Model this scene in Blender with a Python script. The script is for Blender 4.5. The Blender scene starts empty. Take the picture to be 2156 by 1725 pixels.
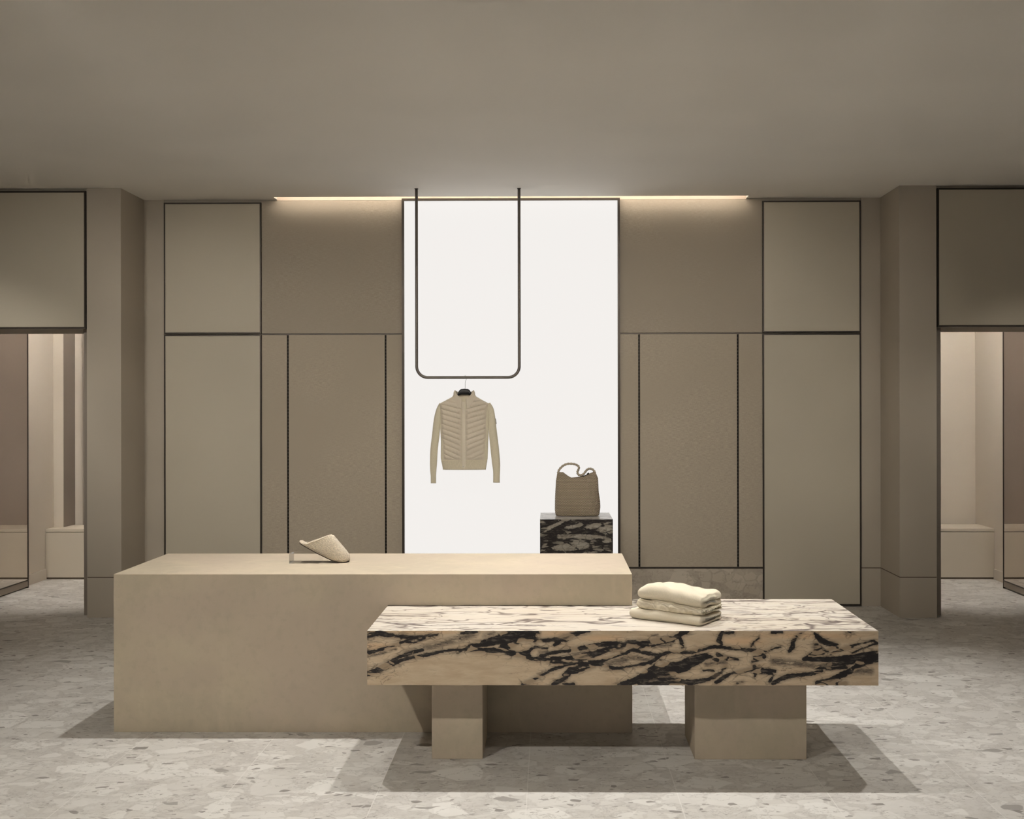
import bpy, bmesh, math, random
import numpy as np
from mathutils import Matrix, Vector, Euler
random.seed(4); rng = np.random.default_rng(7)
SC = bpy.context.scene
COL = SC.collection
PI = math.pi

# ------------------------------------------------------------------ camera
FPX, W, HH = 2300.0, 2156.0, 1725.0
EYE = 1.54
YAW = math.radians(0.53); ROLL = math.radians(0.09)
PX0 = 1160 - FPX*math.tan(YAW); PY0 = 857.0
cam_d = bpy.data.cameras.new('camera'); cam = bpy.data.objects.new('camera', cam_d); COL.objects.link(cam)
RM = Matrix.Rotation(YAW, 4, 'Z') @ Matrix.Rotation(math.radians(90), 4, 'X') @ Matrix.Rotation(-ROLL, 4, 'Z')
cam.matrix_world = Matrix.Translation((0, 0, EYE)) @ RM
cam_d.sensor_width = 36; cam_d.lens = FPX/W*36
cam_d.shift_x = -(PX0-W/2)/W; cam_d.shift_y = (PY0-HH/2)/W
cam_d.clip_start = 0.05; cam_d.clip_end = 60
SC.camera = cam
def P(px, py, Y):
    """world point seen at a pixel of the photograph, on the plane y = Y"""
    d = RM.to_3x3() @ Vector(((px-PX0)/FPX, -(py-PY0)/FPX, -1))
    t = Y/d.y
    return Vector((d.x*t, Y, EYE+d.z*t))
def X(px, Y, py=857): return P(px, py, Y).x
def Z(py, Y, px=1078): return P(px, py, Y).z

# ------------------------------------------------------------------ mesh helpers
def link(name, me, mat=None, parent=None):
    o = bpy.data.objects.new(name, me); COL.objects.link(o)
    for m in (mat if isinstance(mat, (list, tuple)) else [mat]):
        if m: me.materials.append(m)
    if parent is not None:
        o.parent = parent
        o.matrix_parent_inverse = base_of(parent).inverted()
    return o
def base_of(o):
    m = Matrix.Translation(o.location) @ o.rotation_euler.to_matrix().to_4x4()
    if o.parent: m = base_of(o.parent) @ o.matrix_parent_inverse @ m
    return m
def thing(name, label, cat, loc=(0, 0, 0), group=None):
    o = bpy.data.objects.new(name, None); COL.objects.link(o); o.location = loc
    o.empty_display_size = .05
    o['label'] = label; o['category'] = cat
    if group: o['group'] = group
    return o
def tag(o, label, cat, group=None):
    o['label'] = label; o['category'] = cat
    if group: o['group'] = group
    return o
def struct(o):
    o['kind'] = 'structure'; return o
def box_bm(bm, x0, x1, y0, y1, z0, z1):
    r = bmesh.ops.create_cube(bm, size=1)
    for v in r['verts']:
        v.co = Vector(((x0+x1)/2+v.co.x*(x1-x0), (y0+y1)/2+v.co.y*(y1-y0), (z0+z1)/2+v.co.z*(z1-z0)))
    return r
def boxes(name, lst, mat, parent=None, bevel=0):
    bm = bmesh.new()
    for b in lst: box_bm(bm, *b)
    me = bpy.data.meshes.new(name); bm.to_mesh(me); bm.free()
    o = link(name, me, mat, parent)
    if bevel:
        m = o.modifiers.new('bevel', 'BEVEL'); m.width = bevel; m.segments = 2; m.limit_method = 'ANGLE'
    return o
def prism(name, pts, y0, y1, mat, parent=None, bevel=0, axis='Y'):
    """polygon pts (x,z) extruded along y, or (x,y) along z when axis='Z'"""
    n = len(pts)
    if axis == 'Y': vs = [(x, y0, z) for x, z in pts]+[(x, y1, z) for x, z in pts]
    else: vs = [(x, y, y0) for x, y in pts]+[(x, y, y1) for x, y in pts]
    fs = [list(range(n)), list(range(2*n-1, n-1, -1))]+[[i, i+n, (i+1) % n+n, (i+1) % n] for i in range(n)]
    me = bpy.data.meshes.new(name); me.from_pydata(vs, [], fs)
    bm = bmesh.new(); bm.from_mesh(me); bmesh.ops.recalc_face_normals(bm, faces=bm.faces); bm.to_mesh(me); bm.free()
    o = link(name, me, mat, parent)
    if bevel:
        m = o.modifiers.new('bevel', 'BEVEL'); m.width = bevel; m.segments = 2; m.limit_method = 'ANGLE'
    return o
def gridmesh(name, nu, nv, fn, mat, parent=None, closed=False, caps=False, smooth=True, thick=0, sub=0):
    """surface of nu x nv points fn(u,v), u,v in 0..1; closed wraps u"""
    vs = []
    for j in range(nv):
        for i in range(nu):
            u = i/nu if closed else i/(nu-1)
            vs.append(tuple(fn(u, j/(nv-1))))
    fs = []
    for j in range(nv-1):
        for i in range(nu if closed else nu-1):
            a = j*nu+i; b = j*nu+(i+1) % nu
            fs.append((a, b, b+nu, a+nu))
    if caps:
        for j, rev in ((0, True), (nv-1, False)):
            c = np.mean([vs[j*nu+i] for i in range(nu)], axis=0); vs.append(tuple(c)); k = len(vs)-1
            for i in range(nu):
                a = j*nu+i; b = j*nu+(i+1) % nu
                fs.append((b, a, k) if rev else (a, b, k))
    me = bpy.data.meshes.new(name); me.from_pydata(vs, [], fs)
    bm = bmesh.new(); bm.from_mesh(me)
    bmesh.ops.remove_doubles(bm, verts=bm.verts, dist=1e-6)
    bmesh.ops.recalc_face_normals(bm, faces=bm.faces); bm.to_mesh(me); bm.free()
    if smooth: me.polygons.foreach_set('use_smooth', [True]*len(me.polygons))
    o = link(name, me, mat, parent)
    if thick:
        m = o.modifiers.new('solid', 'SOLIDIFY'); m.thickness = thick; m.offset = 0
    if sub:
        m = o.modifiers.new('sub', 'SUBSURF'); m.levels = m.render_levels = sub
    return o
def catmull(pts, n):
    pts = [np.array(p, float) for p in pts]; out = []
    pp = [2*pts[0]-pts[1]]+pts+[2*pts[-1]-pts[-2]]
    k = len(pts)-1
    for i in range(n):
        t = i/(n-1)*k; s = min(int(t), k-1); f = t-s
        a, b, c, d = pp[s:s+4]
        out.append(.5*((2*b)+(c-a)*f+(2*a-5*b+4*c-d)*f*f+(3*b-3*c+d-a)*f**3))
    return out
def sweep(name, pts, rx, ry, mat, parent=None, n=60, ns=12, up=(0, 1, 0), smoothpath=True, wob=None):
    """tube of elliptical section swept on a path: rx along the side vector, ry along up"""
    path = catmull(pts, n) if smoothpath else [np.array(p, float) for p in pts]
    n = len(path); up = np.array(up, float); R = []
    for i in range(n):
        t = path[min(i+1, n-1)]-path[max(i-1, 0)]; t /= np.linalg.norm(t)
        s = np.cross(t, up); s /= (np.linalg.norm(s)+1e-9); uu = np.cross(s, t); R.append((s, uu))
    def fn(u, v):
        i = int(round(v*(n-1))); s, uu = R[i]; a = 2*PI*u
        k = rx(v) if callable(rx) else rx; l = ry(v) if callable(ry) else ry
        w = wob(u, v) if wob else 1
        return path[i]+s*math.cos(a)*k*w+uu*math.sin(a)*l*w
    return gridmesh(name, ns, n, fn, mat, parent, closed=True, caps=True)
def interp(tbl, x):
    return float(np.interp(x, [a for a, b in tbl], [b for a, b in tbl]))

# ------------------------------------------------------------------ material helpers
class NT:
    def __init__(s, name, rough=.6, spec=.3, metal=0):
        s.m = bpy.data.materials.new(name); s.m.use_nodes = True
        s.t = s.m.node_tree; s.b = s.t.nodes['Principled BSDF']
        s.b.inputs['Roughness'].default_value = rough
        s.b.inputs['Specular IOR Level'].default_value = spec
        s.b.inputs['Metallic'].default_value = metal
        s.co = s.t.nodes.new('ShaderNodeTexCoord').outputs['Object']
    def n(s, kind, **kw):
        nd = s.t.nodes.new(kind)
        for k, v in kw.items(): setattr(nd, k, v)
        return nd
    def put(s, sock, v):
        if isinstance(v, bpy.types.NodeSocket): s.t.links.new(v, sock)
        elif isinstance(v, (tuple, list)) and len(v) == 3 and sock.type == 'RGBA': sock.default_value = (*v, 1)
        else: sock.default_value = v
    def math(s, op, a, b=0, c=0, clamp=False):
        nd = s.n('ShaderNodeMath', operation=op, use_clamp=clamp)
        s.put(nd.inputs[0], a); s.put(nd.inputs[1], b); s.put(nd.inputs[2], c); return nd.outputs[0]
    def mapping(s, scale=(1, 1, 1), rot=(0, 0, 0), loc=(0, 0, 0), v=None):
        nd = s.n('ShaderNodeMapping'); s.put(nd.inputs['Vector'], v or s.co)
        nd.inputs['Scale'].default_value = scale; nd.inputs['Rotation'].default_value = rot; nd.inputs['Location'].default_value = loc
        return nd.outputs[0]
    def noise(s, scale, detail=4, rough=.5, v=None, dist=0, out='Fac'):
        nd = s.n('ShaderNodeTexNoise'); s.put(nd.inputs['Vector'], v or s.co)
        nd.inputs['Scale'].default_value = scale; nd.inputs['Detail'].default_value = detail
        nd.inputs['Roughness'].default_value = rough; nd.inputs['Distortion'].default_value = dist
        return nd.outputs[out]
    def voro(s, scale, feature='F1', v=None, out='Distance', rnd=1):
        nd = s.n('ShaderNodeTexVoronoi', feature=feature); s.put(nd.inputs['Vector'], v or s.co)
        nd.inputs['Scale'].default_value = scale; nd.inputs['Randomness'].default_value = rnd
        return nd.outputs[out]
    def ss(s, v, a, b, x=0., y=1.):
        nd = s.n('ShaderNodeMapRange', interpolation_type='SMOOTHSTEP'); s.put(nd.inputs[0], v)
        for i, q in enumerate((a, b, x, y)): nd.inputs[i+1].default_value = q
        return nd.outputs[0]
    def mix(s, f, a, b, blend='MIX'):
        nd = s.n('ShaderNodeMix', data_type='RGBA', blend_type=blend)
        s.put(nd.inputs[0], f); s.put(nd.inputs[6], a); s.put(nd.inputs[7], b); return nd.outputs[2]
    def sep(s, v=None):
        nd = s.n('ShaderNodeSeparateXYZ'); s.put(nd.inputs[0], v or s.co); return nd.outputs
    def attr(s, name):
        return s.n('ShaderNodeAttribute', attribute_name=name).outputs['Fac']
    def vadd(s, a, b, k=1):
        m = s.n('ShaderNodeVectorMath', operation='SCALE'); s.put(m.inputs[0], b); m.inputs['Scale'].default_value = k
        q = s.n('ShaderNodeVectorMath', operation='ADD'); s.put(q.inputs[0], a); s.put(q.inputs[1], m.outputs[0]); return q.outputs[0]
    def warp(s, scale, k, v=None, detail=2):
        c = s.noise(scale, detail, v=v, out='Color')
        m = s.n('ShaderNodeVectorMath', operation='SUBTRACT'); s.put(m.inputs[0], c); m.inputs[1].default_value = (.5, .5, .5)
        return s.vadd(v or s.co, m.outputs[0], k)
    def bump(s, h, dist=.002, strength=1):
        nd = s.n('ShaderNodeBump'); nd.inputs['Distance'].default_value = dist; nd.inputs['Strength'].default_value = strength
        s.put(nd.inputs['Height'], h); s.t.links.new(nd.outputs[0], s.b.inputs['Normal'])
    def color(s, c): s.put(s.b.inputs['Base Color'], c); return s.m

def sc(c, k): return tuple(x*k for x in c)
def paint(name, c, var=.04, rough=.75, grain=0, spec=.2):
    t = NT(name, rough, spec)
    n = t.noise(1.3, 1); f = t.ss(n, .3, .7)
    t.color(t.mix(f, sc(c, 1-var), sc(c, 1+var)))
    if grain:
        t.bump(t.noise(240, 3), .0006, grain)
    return t.m
WALL = (.43, .382, .315)
M_wall = paint('warm_plaster', WALL)
M_ceil = paint('ceiling_plaster', (.86, .82, .755), .02)
M_leather = paint('smooth_panel', (.48, .434, .348), .03, .55, 0, .3)
M_alc = paint('alcove_plaster', (.56, .505, .43), .02)
M_brown = paint('brown_fabric', (.26, .222, .190), .06, .9, .5)
M_plinthw = paint('seat_lacquer', (.54, .485, .40), .02, .6)
M_dark = NT('bronze_metal', .42, .5, .85).color((.060, .050, .042))
M_rail = NT('rail_metal', .45, .5, .5).color((.15, .135, .118))
M_gap = NT('brown_gap', .8, .1).color((.13, .105, .08))
M_black = NT('black_gap', .8, .1).color((.012, .011, .010))
M_jamb = paint('taupe_jamb', (.26, .225, .19), .02)
def fabric(name, c):
    t = NT(name, .92, .12)
    a = t.noise(1, 2, v=t.mapping((30, 30, 520))); b = t.noise(1, 1, v=t.mapping((420, 420, 60)))
    w = t.math('ADD', t.math('MULTIPLY', a, .65), t.math('MULTIPLY', b, .35))
    lo = t.noise(1.6, 1)
    c1 = t.mix(t.ss(w, .3, .7), sc(c, .80), sc(c, 1.16))
    t.color(t.mix(t.ss(lo, .3, .7), c1, sc(c, .95)))
    t.bump(w, .001, .6); return t.m
M_fab = fabric('woven_wall_fabric', (.42, .364, .290))
M_fab_up = fabric('plain_wall_fabric', (.375, .325, .262))

def concrete(name, c):
    t = NT(name, .62, .3)
    w = t.warp(3, .12)
    n1 = t.noise(3.2, 6, .55, v=w); n2 = t.noise(26, 5, .6); n3 = t.noise(11, 4, v=t.mapping((1, 1, .35)), dist=.8)
    c1 = t.mix(t.ss(n1, .32, .68), sc(c, .92), (c[0]*1.08, c[1]*1.07, c[2]*1.05))
    c2 = t.mix(t.math('MULTIPLY', t.ss(n3, .50, .72), .35), c1, sc(c, 1.2))
    c2 = t.mix(t.math('MULTIPLY', t.ss(t.noise(1.9, 4, v=t.mapping((1, 1, 1.6), loc=(4, 2, 1))), .36, .66), .6), c2, (c[0]*.98, c[1]*.93, c[2]*.99))
    c3 = t.mix(t.math('MULTIPLY', t.ss(n2, .48, .70), .22), c2, sc(c, .76))
    t.color(c3); t.bump(n2, .0007, .5); return t.m
M_con = concrete('microcement', (.475, .410, .310))

def terrazzo(name, joints, mul=1.0):
    t = NT(name, .50, .35)
    base = t.co
    w = t.warp(7, .05, v=t.warp(28, .010))
    st = t.mapping((1, 1, 1), v=w)
    wide = t.mapping((.75, 1, 1), v=w)
    g = t.noise(5, 3, .6, v=w)
    c = t.mix(t.ss(g, .3, .7), sc((.49, .462, .43), mul), sc((.60, .57, .535), mul))
    # tiny grit
    fine = t.noise(60, 3, .65, v=w)
    c = t.mix(t.math('MULTIPLY', t.ss(fine, .48, .66), .45), c, sc((.40, .37, .34), mul))
    def rnd(scale, v):
        col = t.voro(scale, v=v, out='Color'); return t.sep(col)
    def clast(c, scale, lo, hi, a, b, colA, colB, k, v, chan=0, edge=(.03, .10)):
        r = rnd(scale, v); d = t.voro(scale, 'DISTANCE_TO_EDGE', v=v)
        m = t.math('MULTIPLY', t.ss(d, *edge), t.math('MULTIPLY', t.ss(r[chan], lo, hi), k))
        cc = t.mix(r[2], sc(colA, mul), sc(colB, mul))
        return t.mix(m, c, cc)
    c = clast(c, 34, .45, .5, 0, 0, (.62, .60, .565), (.53, .50, .46), .75, w, 0)
    c = clast(c, 15, .50, .52, 0, 0, (.70, .675, .635), (.58, .55, .51), .8, wide, 1)
    c = clast(c, 7.5, .60, .62, 0, 0, (.735, .71, .67), (.62, .592, .555), .85, wide, 0, (.03, .07))
    # darker chips
    for scale, thr, colr, k in ((20, .988, (.29, .268, .248), .85), (40, .98, (.20, .178, .162), .85), (85, .972, (.22, .20, .18), .7)) if joints else ():
        v = t.mapping((.6, 1.15, 1), rot=(0, 0, .25), loc=(scale*.37, 1.3, 0), v=w)
        r = rnd(scale, v); d = t.voro(scale, 'DISTANCE_TO_EDGE', v=v)
        m = t.math('MULTIPLY', t.ss(d, .03, .08), t.math('MULTIPLY', t.ss(r[1], thr, thr+.004), k))
        c = t.mix(m, c, sc(colr, mul))
    # hair veins
    rid = t.math('ABSOLUTE', t.math('SUBTRACT', t.noise(6, 6, .6, v=t.mapping((.8, 1.2, 1), v=w)), .5))
    c = t.mix(t.math('MULTIPLY', t.ss(rid, .013, .0), .45), c, sc((.30, .275, .25), mul))
    if joints:
        x, y, z = t.sep(base)
        def line(s, off, per, wd):
            f = t.math('FRACT', t.math('DIVIDE', t.math('ADD', s, -off+per*40), per))
            dd = t.math('MULTIPLY', t.math('MINIMUM', f, t.math('SUBTRACT', 1, f)), per)
            return t.ss(dd, wd, wd*.5)
        m = t.math('MAXIMUM', line(x, -.0974, .598, .0024), line(y, 4.085, .5925, .0024))
        c = t.mix(t.math('MULTIPLY', m, .6), c, sc((.74, .71, .67), mul))
    if not joints: c = t.mix(1., c, (1, .92, .80), 'MULTIPLY')
    if joints: c = t.mix(1., c, (.90, .91, .915), 'MULTIPLY')
    t.color(c); t.bump(g, .0003, .3)
    return t.m
M_floor = terrazzo('terrazzo_tiles', True)
M_terr = terrazzo('terrazzo_slab', False, .74)

def marble_face(name, c0=(.50, .38, .255), c1=(.61, .495, .355)):
    t = NT(name, .28, .4)
    st = t.mapping((5, 5, 22), rot=(0, math.radians(20), 0))
    fl = t.noise(1.4, 5, .6, v=t.warp(3, .3, v=st)); fl2 = t.noise(5, 6, .7, v=st)
    w1 = t.noise(15, 5, .6); w2 = t.noise(3.2, 5, .65, v=t.mapping((16, 16, 40), rot=(0, math.radians(24), 0)))
    sd = t.math('ADD', t.attr('vein'), t.math('ADD', t.math('MULTIPLY', t.math('SUBTRACT', w1, .5), 26), t.math('MULTIPLY', t.math('SUBTRACT', w2, .5), 24)))
    sd = t.math('ADD', sd, t.math('MULTIPLY', t.math('SUBTRACT', fl2, .5), 15))
    dark = t.ss(sd, 7, 1)
    col = t.mix(t.ss(fl, .3, .7), c0, c1)
    col = t.mix(t.math('MULTIPLY', t.attr('orange'), .5), col, (.74, .48, .27))
    blot = t.noise(9, 4, .6, v=st)
    col = t.mix(t.math('MULTIPLY', t.ss(blot, .60, .75), .45), col, (.42, .24, .13))
    # broken fragments: a stretched cell network that thickens towards the veins
    vv = t.warp(.9, .9, v=t.mapping((17, 17, 40), rot=(0, math.radians(20), 0)), detail=3)
    ed = t.voro(1, 'DISTANCE_TO_EDGE', v=vv); rn = t.sep(t.voro(1, v=vv, out='Color'))[0]
    near = t.ss(sd, 70, 6)
    web = t.math('MULTIPLY', t.ss(ed, .07, .02), t.math('MULTIPLY', near, t.ss(w1, .38, .58)))
    hz = t.math('MULTIPLY', t.attr('haze'), t.ss(fl2, .30, .56))
    halo = t.math('MULTIPLY', t.ss(sd, 34, 2), .40)
    col = t.mix(t.math('MAXIMUM', halo, t.math('MULTIPLY', hz, .88)), col, (.115, .092, .073))
    hzl = t.math('MULTIPLY', t.attr('haze'), t.ss(t.noise(9, 5, .7, v=st), .54, .60))
    col = t.mix(t.math('MAXIMUM', t.math('MULTIPLY', web, .55), t.math('MULTIPLY', hzl, .85)), col, (.028, .023, .022))
    rid = t.math('ABSOLUTE', t.math('SUBTRACT', t.noise(2.2, 6, .6, v=t.warp(2.5, .5, v=t.mapping((2.6, 2.6, 7), rot=(0, math.radians(22), 0)))), .5))
    hv = t.math('MULTIPLY', t.ss(rid, .012, .002), t.ss(t.noise(5, 2), .48, .62))
    col = t.mix(t.math('MULTIPLY', hv, .6), col, (.06, .048, .045))
    frag = t.math('MULTIPLY', t.math('MULTIPLY', t.ss(rn, .60, .64), t.ss(ed, .06, .12)), t.ss(sd, -34, -8))
    dk = t.mix(t.ss(fl2, .50, .72), (.016, .0135, .014), (.15, .125, .10))
    dk = t.mix(t.math('MULTIPLY', frag, .8), dk, sc(c0, .85))
    col = t.mix(dark, col, dk)
    t.color(col); return t.m
M_marb2 = marble_face('grey_veined_marble', (.33, .30, .245), (.46, .43, .37))
M_marb = marble_face('violet_veined_marble')
def marble_top(name, light=(.66, .59, .50), light2=(.70, .65, .58), line=(.13, .10, .10), amt=1.0, grey=(.36, .325, .32)):
    t = NT(name, .25, .45)
    st = t.mapping((1.5, 4.6, 4.6), rot=(0, 0, math.radians(-13)))
    ws = t.warp(1.5, .55, v=st, detail=3)
    fl = t.noise(1.2, 5, .6, v=ws)
    col = t.mix(t.ss(fl, .3, .7), light, light2)
    mask = t.ss(t.noise(1.1, 3, v=t.mapping((1.6, 3, 1), loc=(3, 1, 0))), .40, .60)
    for i, (s, wd, k, loc) in enumerate(((.8, .016, .8, 0), (2.0, .026, .65, 3.3), (4.5, .022, .4, 7.1), (.5, .013, .85, 9.4), (1.3, .014, .7, 5.9))):
        n = t.noise(s, 3.5, .5, v=t.mapping((1, 1, 1), loc=(loc, loc*.7, loc), v=ws))
        rid = t.math('ABSOLUTE', t.math('SUBTRACT', n, .5))
        m = t.math('MULTIPLY', t.ss(rid, wd, wd*.15), k*amt)
        if i in (1, 2): m = t.math('MULTIPLY', m, mask)
        col = t.mix(m, col, line)
    hz = t.math('MULTIPLY', t.ss(t.noise(1.7, 5, .7, v=t.mapping((1, 1, 1), loc=(2.2, 5, 0), v=ws)), .56, .70), .6*amt)
    col = t.mix(hz, col, grey)
    t.color(col); return t.m
M_mtop = marble_top('marble_top')
M_mtop2 = marble_top('dark_marble_top', (.55, .53, .50), (.62, .60, .57), (.12, .11, .11), .8, (.30, .30, .30))

# ------------------------------------------------------------------ setting
YB = 8.45          # main back wall
YP = 7.977         # pier fronts
CH = 3.148         # ceiling
FR = -2.5          # front end of the modelled room
SXL, SXR = X(577, 8.337), X(1577, 8.337)     # cove slot
YS = 8.337
XL, XR = -6.2, 5.7
YE = 10.3          # behind the alcoves

struct(boxes('floor', [(XL, XR, FR, YE+.3, -.1, 0)], M_floor))
ceil = struct(boxes('ceiling', [(XL, XR, FR, YS, CH, CH+.012), (XL, SXL, YS, YE+.3, CH, CH+.012), (SXR, XR, YS, YE+.3, CH, CH+.012),
    (SXL, SXR, YB+.10, YE+.3, CH, CH+.012),
    (SXL-.012, SXR+.012, YS-.09, YB+.1, CH+.20, CH+.212), (SXL-.012, SXR+.012, YS-.1, YS-.088, CH+.012, CH+.212),
    (SXL-.012, SXL, YS-.1, YB+.1, CH+.012, CH+.212), (SXR, SXR+.012, YS-.1, YB+.1, CH+.012, CH+.212)], M_ceil))
# piers
pLx0, pLx1 = X(183, YP, 857), X(255, YP)
pRx0, pRx1 = X(1894, YP), X(1972, YP)
struct(boxes('wall_cove', [(SXL, SXR, YB-.013, YB, CH-.008, CH+.2)], paint('cove_paint', (.54, .455, .37))))
# ------- main back wall core (behind the panels)
struct(boxes('wall_back', [(pLx0, pRx1, YB, YB+.10, 0, CH+.2)], M_wall))
BBZ = Z(1217, YP, 1900)
for side, x0, x1, lab in (('left', pLx0, pLx1, 0), ('right', pRx0, pRx1, 0)):
    struct(boxes('wall_pier_'+side, [(x0, x1, YP, YB, BBZ+.008, CH), (x0, x1, YP, YB, 0, BBZ)], M_wall))
    struct(boxes('trim_'+('8' if side == 'left' else '9'), [(x0+.003, x1-.003, YP+.003, YB, BBZ, BBZ+.008)], M_gap))  # brown filler: the recess's shade is put into its colour
xin = X(348, YB), X(552, YB), X(848, YB), X(1305, YB), X(1605, YB), X(1811, YB)
a, b, c, d, e, g = xin
# strips of plaster between piers and panelling, with the shadow gap of the skirting, its shade painted brown
struct(boxes('wall_return_left', [(pLx1, a-.006, YB-.012, YB, BBZ+.008, CH), (pLx1, a-.006, YB-.012, YB, 0, BBZ)], M_wall))
struct(boxes('wall_return_right', [(g+.006, pRx0, YB-.012, YB, BBZ+.008, CH), (g+.006, pRx0, YB-.012, YB, 0, BBZ)], M_wall))
struct(boxes('trim_1', [(pLx1-.002, a-.008, YB-.008, YB-.001, BBZ-.002, BBZ+.01), (g+.008, pRx0+.002, YB-.008, YB-.001, BBZ-.002, BBZ+.01)], M_gap))

def framed_panel(x0, x1, z0, z1, label, y=None, mface=None, fw=.010, depth=.028):
    y = YB if y is None else y
    t = thing('wall_panel', label, 'wall panel', ((x0+x1)/2, y, z0))
    boxes('panel_face', [(x0+fw, x1-fw, y-depth+.003, y-.001, z0+fw, z1-fw)], mface or M_leather, t, .002)
    boxes('frame', [(x0, x0+fw, y-depth, y-.001, z0, z1), (x1-fw, x1, y-depth, y-.001, z0, z1),
                    (x0+fw, x1-fw, y-depth, y-.001, z0, z0+fw), (x0+fw, x1-fw, y-depth, y-.001, z1-fw, z1)], M_dark, t)
    return t
zm = Z(703, YB)
ztop = CH-.024
framed_panel(a, b, zm+.004, ztop, 'smooth beige square-topped panel above the left tall panel of the back wall')
framed_panel(a, b, .008, zm-.004, 'smooth beige tall lower panel at the left end of the back wall')
framed_panel(e, g, zm+.004, ztop, 'smooth beige panel above the tall one at the right end of the back wall')
framed_panel(e, g, .008, zm-.004, 'smooth beige tall lower panel at the right end of the back wall, reaching the floor')
# fabric sections
zb = Z(1196, YB, 1450)
def fab(x0, x1, z0, z1, label, m=None):
    return tag(boxes('fabric_panel', [(x0, x1, YB-.014, YB-.0005, z0, z1)], m or M_fab, None, .0015), label, 'wall panel')
gp = .0045
for (x0, x1, sx, side) in ((b, c, (X(607, YB), X(812.5, YB)), 'left'), (d, e, (X(1345.5, YB), X(1553, YB)), 'right')):
    x0i, x1i = x0+.001, x1-.001
    fab(x0i, x1i, zm+.006, CH-.010, 'plain taupe fabric panel under the ceiling light slot, %s of the light box' % side, M_fab_up)
    s0, s1 = sx
    ws = .007
    names = ('narrow woven fabric strip between the %s tall panel and the first slotted track' % side, 'narrow woven fabric strip between slotted track and light box, on its left') if side == 'left' else \
            ('narrow woven fabric strip between light box and slotted track, on its right', 'narrow woven fabric strip between the last slotted track and the right tall panel')
    fab(x0i, s0-ws, zb+.008, zm-.006, names[0])
    fab(s0+ws, s1-ws, zb+.008, zm-.006, 'wide woven fabric panel between two slotted tracks, %s of the light box' % side)
    fab(s1+ws, x1i, zb+.008, zm-.006, names[1])
    for k, s in enumerate((s0, s1)):
        t = thing('shelf_track', 'black slotted vertical track in fabric wall, %s of the pair %s of the light box' % (('left', 'right')[k], side), 'shelf track', (s, YB, zb+.01), 'slotted shelf tracks in the back wall')
        boxes('channel', [(s-.0062, s+.0062, YB-.006, YB-.0005, zb+.01, zm-.008)], M_black, t)
        zz = np.arange(zb+.03, zm-.03, .026)
        boxes('rungs', [(s-.0035, s+.0035, YB-.0095, YB-.006, z, z+.010) for z in zz], M_dark, t)
    struct(boxes('trim_%d' % (2 if side == 'left' else 3), [(x0i, x1i, YB-.010, YB-.0005, zm-.005, zm+.005), (x0i, x1i, YB-.017, YB-.0005, zb-.004, zb+.007)], M_dark))
    struct(boxes('baseboard_back_'+side, [(x0i, x1i, YB-.013, YB-.0005, 0, zb-.004)], M_terr))
# light box
LBT = Z(419.5, YB, 1078)
lb = thing('light_box', 'tall glowing white light box panel in a thin dark bronze frame on the back wall', 'light box', ((c+d)/2, YB, 0))
fw = .018
boxes('frame', [(c, c+fw, YB-.045, YB-.0005, .0, LBT), (d-fw, d, YB-.045, YB-.0005, .0, LBT), (c+fw, d-fw, YB-.045, YB-.0005, LBT-fw, LBT), (c+fw, d-fw, YB-.045, YB-.0005, 0, fw)], M_dark, lb)
me_ = NT('lit_diffuser', .8, .0); me_.color((.02, .02, .02))
lw = me_.b.inputs
lw['Emission Color'].default_value = (1, .968, .935, 1); lw['Emission Strength'].default_value = .89
M_lit = me_.m
boxes('diffuser', [(c+fw, d-fw, YB-.030, YB-.001, fw, LBT-fw)], M_lit, lb)

# header panels over the openings, with a return behind
hz0 = Z(694, YP, 100); hzr = Z(690, YP, 2060)
for side, x0, x1, z0 in (('left', XL+.02, pLx0-.008, hz0), ('right', pRx1+.008, XR-.02, hzr)):
    z0 = (hz0+hzr)/2 if False else z0
    struct(boxes('wall_header_'+side, [(x0-.02, x1+.008, YP+.03, YB+.10, z0+.006, CH)], M_wall))
    t = framed_panel(x0, x1, z0+.006, CH-.018, 'smooth beige framed panel above the opening at the %s edge' % side, YP+.03, M_leather, .012, .03)
# jambs
for side, xs, sg in (('left', pLx0, -1), ('right', pRx1, 1)):
    lo, hi = sorted((xs, xs+sg*.062))
    struct(boxes('trim_%d' % (4 if sg < 0 else 5), [(lo, hi, YP+.09, YB+.1, 0.0, hz0+.006)], M_jamb))
    lo, hi = sorted((xs+sg*.062, xs+sg*.082))
    struct(boxes('trim_%d' % (6 if sg < 0 else 7), [(lo, hi, YP+.15, YP+.20, .0, hz0+.006)], M_black))

# ------- alcoves behind
mLx, mRx = X(60, 9.30), X(2111, 9.27)
YF = 9.757
aL, aR = X(95, YF), X(2094, YF)
zs = 1.54-1.09
struct(boxes('wall_left', [(XL, XL+.1, FR, YE, 0, CH)], M_wall))
struct(boxes('wall_right', [(XR-.1, XR, FR, YE, 0, CH)], M_wall))
struct(boxes('wall_side_left', [(mLx-.5, mLx-.03, YP+.03, 9.3, 0, CH), (aL-.4, aL, 9.3, YE, 0, CH)], M_alc))
struct(boxes('wall_side_right', [(mRx+.03, mRx+.5, YP+.03, 9.27, 0, CH), (aR, aR+.4, 9.27, YE, 0, CH)], M_alc))
struct(boxes('baseboard_left', [(aL, aL+.012, 9.3, YF-.002, 0, .092)], M_alc))
struct(boxes('baseboard_right', [(aR-.012, aR, 9.27, YF-.002, 0, .092)], M_alc))
l1, l2 = X(102, 9.92), X(133, 9.92)
struct(boxes('wall_rear_left', [(aL, l2, 9.92, YE, 0, CH), (l2-.02, l2+.17, 10.16, YE, 0, CH), (-1.9, -1.8, YB+.1, YE, 0, CH), (-3.3, -1.9, 10.16, YE, 0, CH)], M_alc))
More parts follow.
